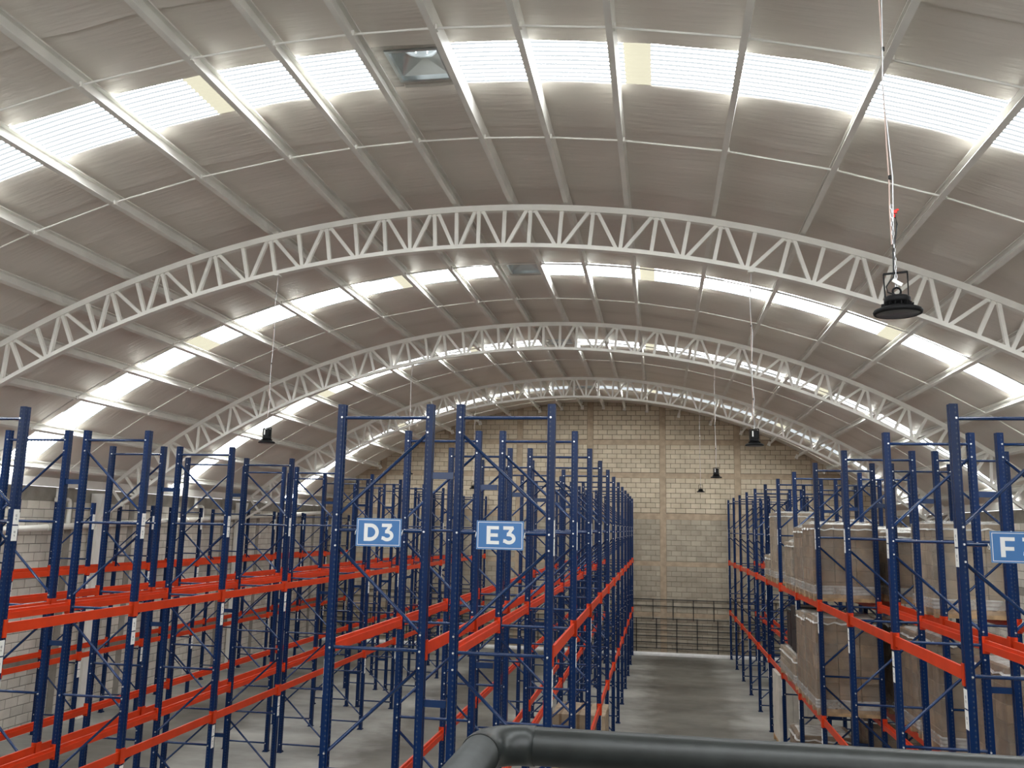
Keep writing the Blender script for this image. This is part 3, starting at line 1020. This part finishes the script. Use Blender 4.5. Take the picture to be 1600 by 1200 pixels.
# ------------------------------------------------------------------ high-bay lamps
def lamp_thing(x, y, ztop, label, detailed):
    zr = 6.24
    t = empty("high_bay_lamp", (x, y, zr))
    tag(t, label, "lamp", "black high-bay lamps hanging from the roof")
    b = MB().lathe([(0.118, -0.012), (0.128, -0.008), (0.131, 0.004), (0.125, 0.014), (0.090, 0.026), (0.062, 0.034), (0.060, 0.040), (0.001, 0.040)], 32)
    b.build("reflector_ring", 'lamp_black', t)
    MB().lathe([(0.001, -0.010), (0.117, -0.010), (0.118, -0.004)], 32).build("lens", 'lamp_lens', t)
    b = MB().lathe([(0.001, 0.036), (0.055, 0.036), (0.055, 0.052), (0.066, 0.054), (0.070, 0.062), (0.070, 0.082), (0.060, 0.092), (0.030, 0.098), (0.001, 0.100)], 24)
    b.build("driver_housing", 'lamp_black', t)
    fins = MB()
    for k in range(16):
        a = 2 * PI * k / 16
        c, s = math.cos(a), math.sin(a)
        fins.bar((c * 0.055, s * 0.055, 0.045), (c * 0.085, s * 0.085, 0.040), 0.004, 0.018, up=(-s, c, 0))
    fins.build("cooling_fins", 'lamp_black', t)
    ring = [(0.022 * math.cos(2 * PI * k / 16), 0, 0.122 + 0.022 * math.sin(2 * PI * k / 16)) for k in range(17)]
    MB().tube(ring, 0.006, 6).build("hook_ring", 'lamp_black', t)
    # safety bracket: thin uprights with a top bar
    br = MB().tube([(-0.062, 0, 0.07), (-0.066, 0, 0.225), (0.060, 0, 0.235), (0.062, 0, 0.07)], 0.0035, 6)
    bw = 0.010 if detailed else 0.030
    br.bar((-0.068, 0, 0.224), (0.063, 0, 0.236), bw, 0.010)
    br.bar((-0.064, 0, 0.07), (-0.068, 0, 0.224), bw, 0.004 if detailed else 0.010)
    br.bar((0.061, 0, 0.07), (0.063, 0, 0.236), bw, 0.004 if detailed else 0.010)
    br.build("bracket", 'lamp_black', t)
    if detailed:
        ch = MB()
        zc, k = 0.14, 0
        while zc < 0.62:
            off = 0.006
            pts = []
            for q in range(9):
                a = 2 * PI * q / 8
                p = (off * math.cos(a), 0.0, zc + 0.016 + 0.016 * math.sin(a))
                if k % 2: p = (0.0, p[0], p[2])
                pts.append((p[0] - 0.006 * (zc - 0.14) / 0.5, p[1], p[2]))
            ch.tube(pts, 0.0028, 5, False)
            zc += 0.026; k += 1
        ch.build("chain", 'chain', t)
        MB().bevbox(-0.03, 0.03, -0.004, 0.004, 0, 0.02, 0.002).build("paper_tag", 'label_white', t, (-0.005, -0.02, 0.16)).rotation_euler = (0.2, 0.55, 0)
        MB().tube([(-0.01, -0.01, 0.10), (-0.05, -0.01, 0.115), (-0.055, 0, 0.15), (-0.03, 0, 0.19), (-0.012, 0, 0.21), (-0.008, 0, 0.36), (0.012, 0.0, 0.46), (0.020, 0, 0.52), (0.014, 0, 0.57), (0.0, 0, 0.585)], 0.0045, 8).build("cable", 'cord_black', t)
        MB().bevbox(0.004, 0.024, -0.008, 0.008, 0.585, 0.605, 0.003).bevbox(0.0, 0.012, -0.008, 0.008, 0.56, 0.58, 0.003).bevbox(0.018, 0.034, -0.006, 0.006, 0.60, 0.612, 0.003).build("wire_connector", 'red_tape', t)
    else:
        if y < 28:
            MB().bevbox(-0.052, 0.052, -0.045, 0.045, 0.03, 0.215, 0.012).build("driver_box", 'lamp_black', t)
            MB().box(-0.034, -0.016, -0.0465, -0.045, 0.12, 0.20).build("rating_label", 'label_white', t)
        MB().tube([(0, 0, 0.14), (0.003, 0, 0.40)], 0.005, 6).build("chain", 'chain', t)
    zt = ztop - zr
    n = 16
    pts, pts2 = [], []
    for k in range(n + 1):
        z = 0.40 + (zt - 0.40) * k / n
        wob = 0.012 * nz(k * 0.7, y, 2)
        pts.append((wob - 0.012, 0.004, z))
        pts2.append((wob + (0.010 * math.sin(k * 0.9)) - 0.004, -0.004, z))
    MB().tube(pts, 0.0045, 6).build("power_cord", 'cord', t)
    MB().tube(pts2, 0.004, 6).build("hanger_wire", 'chain', t)
    tp = MB()
    for k in range(2, n, 4):
        tp.tube([(pts[k][0] + 0.004, 0, pts[k][2] - 0.012), (pts[k][0] + 0.004, 0, pts[k][2] + 0.012)], 0.009, 6)
    tp.build("tape_bands", 'cord_black', t)
    MB().box(-0.04, 0.04, -0.06, 0.06, zt - 0.012, zt + 0.008).build("hanger_plate", 'white_steel', t)
    return t
def zbot(x):
    return CZ + math.sqrt(RB ** 2 - (x - XC) ** 2) - 0.008
lamp_thing(1.335, 5.0, zsoffit(1.335) - 0.02, "large black high-bay lamp on a chain, nearest, at upper right", True)
lamp_thing(1.37, 12.8, zbot(1.37), "black high-bay lamp hanging above the loaded racks from the nearest truss", False)
lamp_thing(1.33, 20.7, zbot(1.33), "small black lamp in front of the end wall, larger of two there", False)
lamp_thing(1.34, 28.6, zbot(1.34), "smallest black lamp in front of the end wall over the aisle", False)
lamp_thing(-6.15, 12.8, zbot(-6.15), "black high-bay lamp above the left racks, hung from the nearest truss", False)
lamp_thing(-6.15, 20.7, zbot(-6.15), "black lamp on a cord behind the D3 rack end frame", False)
lamp_thing(-6.18, 28.6, zbot(-6.18), "small distant black lamp seen above the E3 sign", False)

# ------------------------------------------------------------------ handrail
t = empty("handrail", (0, 1.46, 3.55))
tag(t, "dark grey pipe handrail close to the camera at the bottom", "handrail")
zr_ = 4.652 - 3.55
ell = [(-0.215 + 0.062 * math.cos(a) , 0.0 - 0.062 + 0.062 * math.sin(a), zr_) for a in [PI / 2 + PI / 2 * k / 10 for k in range(11)]]
MB().tube([(2.6, 0, zr_), (0.9, 0, zr_), (-0.205, 0, zr_)], 0.0295, 32).build("top_rail", 'rail', t)
MB().tube([(-0.200, 0, zr_)] + ell + [(-0.277, -0.075, zr_)], 0.0312, 32).build("elbow", 'rail', t)
MB().tube([(-0.277, -0.07, zr_), (-0.277, -1.9, zr_)], 0.0295, 32).build("return_rail", 'rail', t)
for xx in (0.9, 1.9):
    MB().tube([(xx, 0, 0.0), (xx, 0, zr_ - 0.02)], 0.024, 16).build("post", 'rail', t)
MB().tube([(-0.277, -0.9, 0.0), (-0.277, -0.9, zr_ - 0.02)], 0.024, 16).build("post", 'rail', t)
MB().tube([(2.6, 0, 0.55), (-0.277, 0, 0.55), (-0.277, -1.9, 0.55)], 0.02, 16).build("mid_rail", 'rail', t)
struct(MB().box(-0.4, 4.5, -2.8, 1.52, 3.35, 3.55).build("floor_mezzanine", 'mezz'))

# ------------------------------------------------------------------ drain pipe on the left wall
t = empty("drain_pipe", (XL + 0.17, 0, 0))
tag(t, "white plastic drain pipe running along the left block wall", "pipe")
def zpipe(y): return 4.71 + (y - 18.07) * 0.0395
MB().tube([(0, y, zpipe(y)) for y in (6, 12, 18, 24, 30, 36.2)], 0.078, 20).build("pipe", 'pvc', t)
for y in (12.5, 18.85, 25.0, 31.0):
    MB().tube([(0, y - 0.07, zpipe(y - 0.07)), (0, y + 0.07, zpipe(y + 0.07))], 0.088, 20).build("coupling", 'pvc', t)
for y in (19.55, 26.0, 32.4, 12.6):
    zp = zpipe(y)
    MB().tube([(0, y, zp), (0, y, 5.32), (0, y - 0.03, 5.40), (0, y - 0.10, 5.42), (0, y - 0.42, 5.42)], 0.055, 16).build("downspout", 'pvc', t)
    MB().tube([(0, y - 0.45, 5.40), (0, y - 0.45, 5.70)], 0.055, 16).build("inlet", 'pvc', t)
    MB().tube([(0, y - 0.45, 5.37), (0, y - 0.45, 5.47)], 0.075, 16).build("collar", 'pvc', t)

# ------------------------------------------------------------------ steel bar fence at the end wall
t = empty("bar_fence", (0, YB - 0.042, 0))
tag(t, "dark thin steel bar fence standing along the foot of the end wall", "fence")
for z in (0.30, 0.52, 0.77, 1.0, 1.22, 1.45, 1.95, 2.21):
    MB().bar((XL + 0.3, 0, z), (XR - 0.3, 0, z), 0.022, 0.028, up=(0, 1, 0)).build("rail", 'dark_steel', t)
x = -0.12 - 0.807 * 17
k = 0
while x < XR - 0.3:
    MB().box(x - 0.016, x + 0.016, -0.014, 0.014, 0.14 if k % 2 == 0 else 0.28, 1.47).build("post", 'dark_steel', t)
    if x - 0.1 > XL + 0.3:
        MB().box(x - 0.14 - 0.014, x - 0.14 + 0.014, 0.014, 0.036, 1.40, 2.23).build("upper_post", 'dark_steel', t)
    x += 0.807; k += 1

# ------------------------------------------------------------------ pallets and goods
def pallet_parts(t, lx, ly, z0=0.0):
    """wooden pallet centred on t: deck boards along y, blocks, bottom skids"""
    n = 7
    w = lx / (n * 1.35)
    for k in range(n):
        x = -lx / 2 + (lx - w) * k / (n - 1)
        MB().box(x, x + w, -ly / 2, ly / 2, z0 + 0.118, z0 + 0.138).build("deck_board", 'wood', t)
    for y in (-ly / 2, -0.05, ly / 2 - 0.1):
        MB().box(-lx / 2, lx / 2, y, y + 0.1, z0 + 0.022, z0 + 0.118).build("stringer", 'wood', t)
        MB().box(-lx / 2, lx / 2, y - 0.0, y + 0.1, z0, z0 + 0.022).build("bottom_board", 'wood', t)

carton_cache = {}
def carton_mesh(dx, dy, dz, mat):
    key = (round(dx, 3), round(dy, 3), round(dz, 3), mat)
    if key not in carton_cache:
        b = MB().bevbox(-dx / 2, dx / 2, -dy / 2, dy / 2, 0, dz, 0.008)
        carton_cache[key] = b.mesh("carton", mat)
    return carton_cache[key]

def film_mesh(lx, ly, z0, z1, seed, drape=0.10):
    b = MB()
    per = []
    n = 12
    for (xa, ya, xb, yb) in ((-1, -1, 1, -1), (1, -1, 1, 1), (1, 1, -1, 1), (-1, 1, -1, -1)):
        for k in range(n):
            q = k / n
            per.append((xa + (xb - xa) * q, ya + (yb - ya) * q))
    m_ = len(per)
    rows = 12
    v, f = [], []
    for r in range(rows + 1):
        z = z0 + (z1 - z0) * r / rows
        for k, (px_, py_) in enumerate(per):
            corner = abs(px_) * abs(py_)
            j = 0.012 * nz(px_ * 2.3 + seed, py_ * 2.3, z * 5)
            e = 0.014 + j - 0.006 * corner
            v.append((px_ * (lx / 2 + e), py_ * (ly / 2 + e), z))
    for r in range(rows):
        for k in range(m_):
            f.append((r * m_ + k, r * m_ + (k + 1) % m_, (r + 1) * m_ + (k + 1) % m_, (r + 1) * m_ + k))
    # loose, crumpled top fold
    base = len(v)
    for s_, hgt in ((0.80, 0.04), (0.35, 0.03)):
        for k, (px_, py_) in enumerate(per):
            v.append((px_ * s_ * lx / 2, py_ * s_ * ly / 2, z1 + hgt + 0.05 * nz(px_ * 3 + seed, py_ * 3, seed)))
    for ring in range(2):
        a0 = rows * m_ if ring == 0 else base
        b0 = base if ring == 0 else base + m_
        for k in range(m_):
            f.append((a0 + k, a0 + (k + 1) % m_, b0 + (k + 1) % m_, b0 + k))
    f.append(tuple(base + m_ + k for k in range(m_)))
    return b.add(v, f, True).mesh("stretch_film", 'film')

def wrapped_load(x, y, z, lx, ly, h, label, grid=(3, 3, 6), mat='carton', seed=0, film=True):
    t = empty("wrapped_pallet", (x, y, z))
    tag(t, label, "pallet load", "film wrapped pallet loads in the right racks")
    pallet_parts(t, lx, ly)
    nx, ny, nzz = grid
    dx, dy, dz = lx / nx, ly / ny, (h - 0.14) / nzz
    me = carton_mesh(dx - 0.006, dy - 0.006, dz - 0.004, mat)
    for k in range(nzz):
        for i in range(nx):
            for j in range(ny):
                if 0 < i < nx - 1 and 0 < j < ny - 1 and k < nzz - 1:
                    continue
                place("carton", me, t, (-lx / 2 + (i + 0.5) * dx + random.uniform(-.003, .003),
                                        -ly / 2 + (j + 0.5) * dy + random.uniform(-.003, .003), 0.14 + k * dz))
    if film:
        place("stretch_film", film_mesh(lx, ly, 0.06, h, seed), t)
        bd = MB()
        pr = []
        for (xa, ya, xb, yb) in ((-1, -1, 1, -1), (1, -1, 1, 1), (1, 1, -1, 1), (-1, 1, -1, -1)):
            for q in range(10):
                pr.append((xa + (xb - xa) * q / 10, ya + (yb - ya) * q / 10))
        vv, m_ = [], len(pr)
        for rr in range(9):
            for (pa, pb) in pr:
                off = 0.020 + 0.009 * math.sin(rr * 2.1) + 0.008 * nz(pa * 3 + seed, pb * 3, rr * 0.9)
                vv.append((pa * (lx / 2 + off), pb * (ly / 2 + off), 0.125 + 0.019 * rr + 0.012 * nz(pa * 2, pb * 2 + seed, 4)))
        bd.add(vv, [(rr * m_ + q, rr * m_ + (q + 1) % m_, (rr + 1) * m_ + (q + 1) % m_, (rr + 1) * m_ + q) for rr in range(8) for q in range(m_)], True)
        bd.build("film_band", 'film_band', t)
        tsh = MB()
        n_ = 10
        g_ = []
        for i_ in range(n_ + 1):
            for j_ in range(n_ + 1):
                a_, b_ = 2 * i_ / n_ - 1, 2 * j_ / n_ - 1
                ed_ = max(abs(a_), abs(b_)) > 0.99
                k_ = (1.035 if ed_ else 1.0)
                g_.append((a_ * k_ * (lx / 2 + 0.004), b_ * k_ * (ly / 2 + 0.004),
                           (h - 0.10 - 0.05 * nz(a_ * 4 + seed, b_ * 4, 1)) if ed_ else h + 0.018 + 0.02 * nz(a_ * 3 + seed, b_ * 3, 5)))
        w_ = n_ + 1
        tsh.add(g_, [(i_ * w_ + j_, i_ * w_ + j_ + 1, (i_ + 1) * w_ + j_ + 1, (i_ + 1) * w_ + j_) for i_ in range(n_) for j_ in range(n_)])
        tsh.build("top_sheet", 'film_white', t)
    return t

ZB = [0.0, LEVELS[0] + 0.06, LEVELS[1] + 0.06]
xf, xg = sum(XF) / 2, sum(XG) / 2
LX, LY = 1.12, 1.05
def by(k, half):      # y of a pallet in bay k
    return YFr + BAY * k + (0.68 if half == 0 else 1.83)
L = wrapped_load
# upper level
L(xf, by(3, 0), ZB[2], LX, LY, 1.36, "upper wrapped pallet of cartons in the F3 rack, nearest, pallet boards showing", (3, 3, 6), 'carton', 1)
L(xf, by(3, 1), ZB[2], LX, LY, 1.30, "upper wrapped pallet directly behind the nearest one in the F3 rack", (3, 3, 6), 'carton', 2)
L(xf, by(4, 0), ZB[2], LX, LY, 1.00, "shorter upper wrapped pallet in the F3 rack between taller loads", (3, 3, 5), 'carton_pale', 3)
L(xf, by(5, 0), ZB[2], LX, LY, 1.66, "tallest upper wrapped pallet far along the F3 rack", (4, 4, 8), 'carton_pale', 4)
L(xf, by(5, 1), ZB[2], LX, LY, 0.62, "lowest upper pallet far along the F3 rack, at the aisle edge", (3, 3, 3), 'carton_pale', 5)
L(xg, by(2, 0), ZB[2], LX, LY, 1.38, "upper wrapped pallet next to the F3 sign, layered cartons", (3, 3, 6), 'carton_pale', 6)
L(xg, by(3, 0), ZB[2], LX, LY, 1.24, "upper wrapped pallet in the rear rack with an open brown top", (3, 3, 6), 'carton', 7)
L(xg, by(3, 1), ZB[2], LX, LY, 1.30, "upper wrapped pallet in the rear rack behind the brown topped one", (3, 3, 6), 'carton', 8)
L(xg, by(5, 0), ZB[2], LX, LY, 1.5, "tall upper wrapped pallet deep in the rear rack", (3, 3, 7), 'carton', 9)
# middle level
L(xf, by(3, 0), ZB[1], LX, LY, 1.66, "tall middle level wrapped pallet, nearest in the F3 rack", (3, 3, 7), 'carton', 11)
L(xf, by(3, 1), ZB[1], LX, LY, 1.60, "middle level wrapped pallet behind the nearest in the F3 rack", (3, 3, 7), 'carton', 12)
L(xg, by(2, 0), ZB[1], LX, LY, 1.66, "middle level wrapped pallet in the rear rack, its film shining at the foot", (3, 3, 7), 'carton', 13)
L(xg, by(2, 1), ZB[1], LX, LY, 1.60, "middle level wrapped pallet in the rear rack behind the shining one", (3, 3, 7), 'carton', 14)
L(xg, by(3, 0), ZB[1], LX, LY, 1.64, "dark middle level wrapped pallet deeper in the rear rack", (3, 3, 7), 'carton', 15)
L(xg, by(1, 0), ZB[1], LX, LY, 1.62, "middle level wrapped pallet at the right edge below the sign", (3, 3, 7), 'carton', 16)
yb4 = YFr + BAY * 4 + 1.25
L(xf, yb4, ZB[1], LX, 2.25, 0.62, "low long middle level wrapped bundle in the F3 rack", (2, 5, 2), 'carton_pale', 17)
# floor level
L(xf, by(4, 0), 0.0, LX, LY, 0.98, "floor level loosely wrapped pallet under the F3 rack", (3, 2, 4), 'carton', 18)
L(xf, by(3, 0), 0.0, LX, LY, 0.75, "low floor level pallet under the nearest F3 loads", (3, 3, 3), 'carton', 20)
L(xg, by(4, 0), 0.0, LX, LY, 1.4, "dark floor level wrapped pallet under the rear rack", (3, 3, 6), 'carton', 21)

# tall pale wrapped board pack standing on the floor at the aisle edge
t = empty("board_pack", (xf + 0.05, by(5, 0) + 0.55, 0))
tag(t, "tall pale board pack standing on the floor under the F3 rack", "board pack")
pallet_parts(t, 1.16, 1.10)
for k in range(7):
    MB().box(-0.57 + 0.163 * k, -0.57 + 0.163 * k + 0.157, -0.54, 0.54, 0.14, 1.66 - 0.01 * (k % 2)).build("board", 'white_board', t)

# black equipment case and striped crates on the middle level
t = empty("equipment_case", (xf - 0.12, yb4 + 0.45, ZB[1] + 0.69))
tag(t, "black equipment case with pale markings standing on the low long bundle", "case")
MB().bevbox(-0.33, 0.33, -0.28, 0.28, 0.0, 0.72, 0.03).build("body", 'black_plastic', t)
MB().bevbox(-0.35, 0.35, -0.30, 0.30, 0.72, 0.80, 0.03).build("lid", 'black_plastic', t)
mk = MB()
for (a, c, d, e) in ((-0.30, -0.22, 0.55, 0.59), (-0.18, -0.04, 0.55, 0.6), (-0.2, 0.02, 0.22, 0.26), (-0.22, -0.12, 0.30, 0.40), (-0.06, 0.02, 0.30, 0.40), (0.0, 0.1, 0.46, 0.49)):
    mk.box(a, c, -0.284, -0.28, d, e)
mk.build("markings", 'label_white', t)
for q in range(2):
    t = empty("striped_crate", (xf - 0.17, yb4 - 0.60, ZB[1] + 0.69 + 0.47 * q))
    tag(t, ("lower" if q == 0 else "upper") + " black crate with slanted yellow bars, stacked on the low bundle", "crate", "yellow barred crates")
    MB().box(-0.33, 0.33, -0.3, 0.3, 0.0, 0.46).build("body", 'black_plastic', t)
    for k in range(6):
        x0 = -0.30 + 0.10 * k
        MB().bar((x0, -0.308, 0.05), (x0 + 0.07, -0.308, 0.18), 0.012, 0.03, up=(0, 1, 0)).build("slat", 'yellow', t)
        MB().bar((x0 + 0.07, -0.308, 0.25), (x0, -0.308, 0.40), 0.012, 0.03, up=(0, 1, 0)).build("slat", 'yellow', t)

# loose cartons on a pallet on the floor in the E3 rack
xe = sum(XE) / 2
t = empty("wooden_pallet", (xe, 18.05, 0))
tag(t, "wooden pallet on the floor under the brown cartons in the E3 rack", "pallet")
pallet_parts(t, 1.05, 1.2)
rows = [("left front", -0.35, -0.3), ("middle front", 0.0, -0.3), ("right front", 0.35, -0.3), ("left rear", -0.35, 0.3), ("middle rear", 0.0, 0.3), ("right rear", 0.35, 0.3)]
for lay in range(4):
    for nm, dx, dy in rows:
        c = empty("cardboard_carton", (xe + dx + random.uniform(-.006, .006), 18.05 + dy + random.uniform(-.01, .01), 0.14 + 0.325 * lay))
        tag(c, "brown cardboard carton on the floor pallet, %s of the %s layer" % (nm, ["bottom", "second", "third", "top"][lay]), "carton", "cartons stacked in the E3 rack")
        b = MB().bevbox(-0.17, 0.17, -0.29, 0.29, 0, 0.32, 0.008)
        b.build("box", 'carton_pale', c)
        MB().box(-0.025, 0.025, -0.292, 0.292, 0.05, 0.3212).build("tape", 'carton', c)
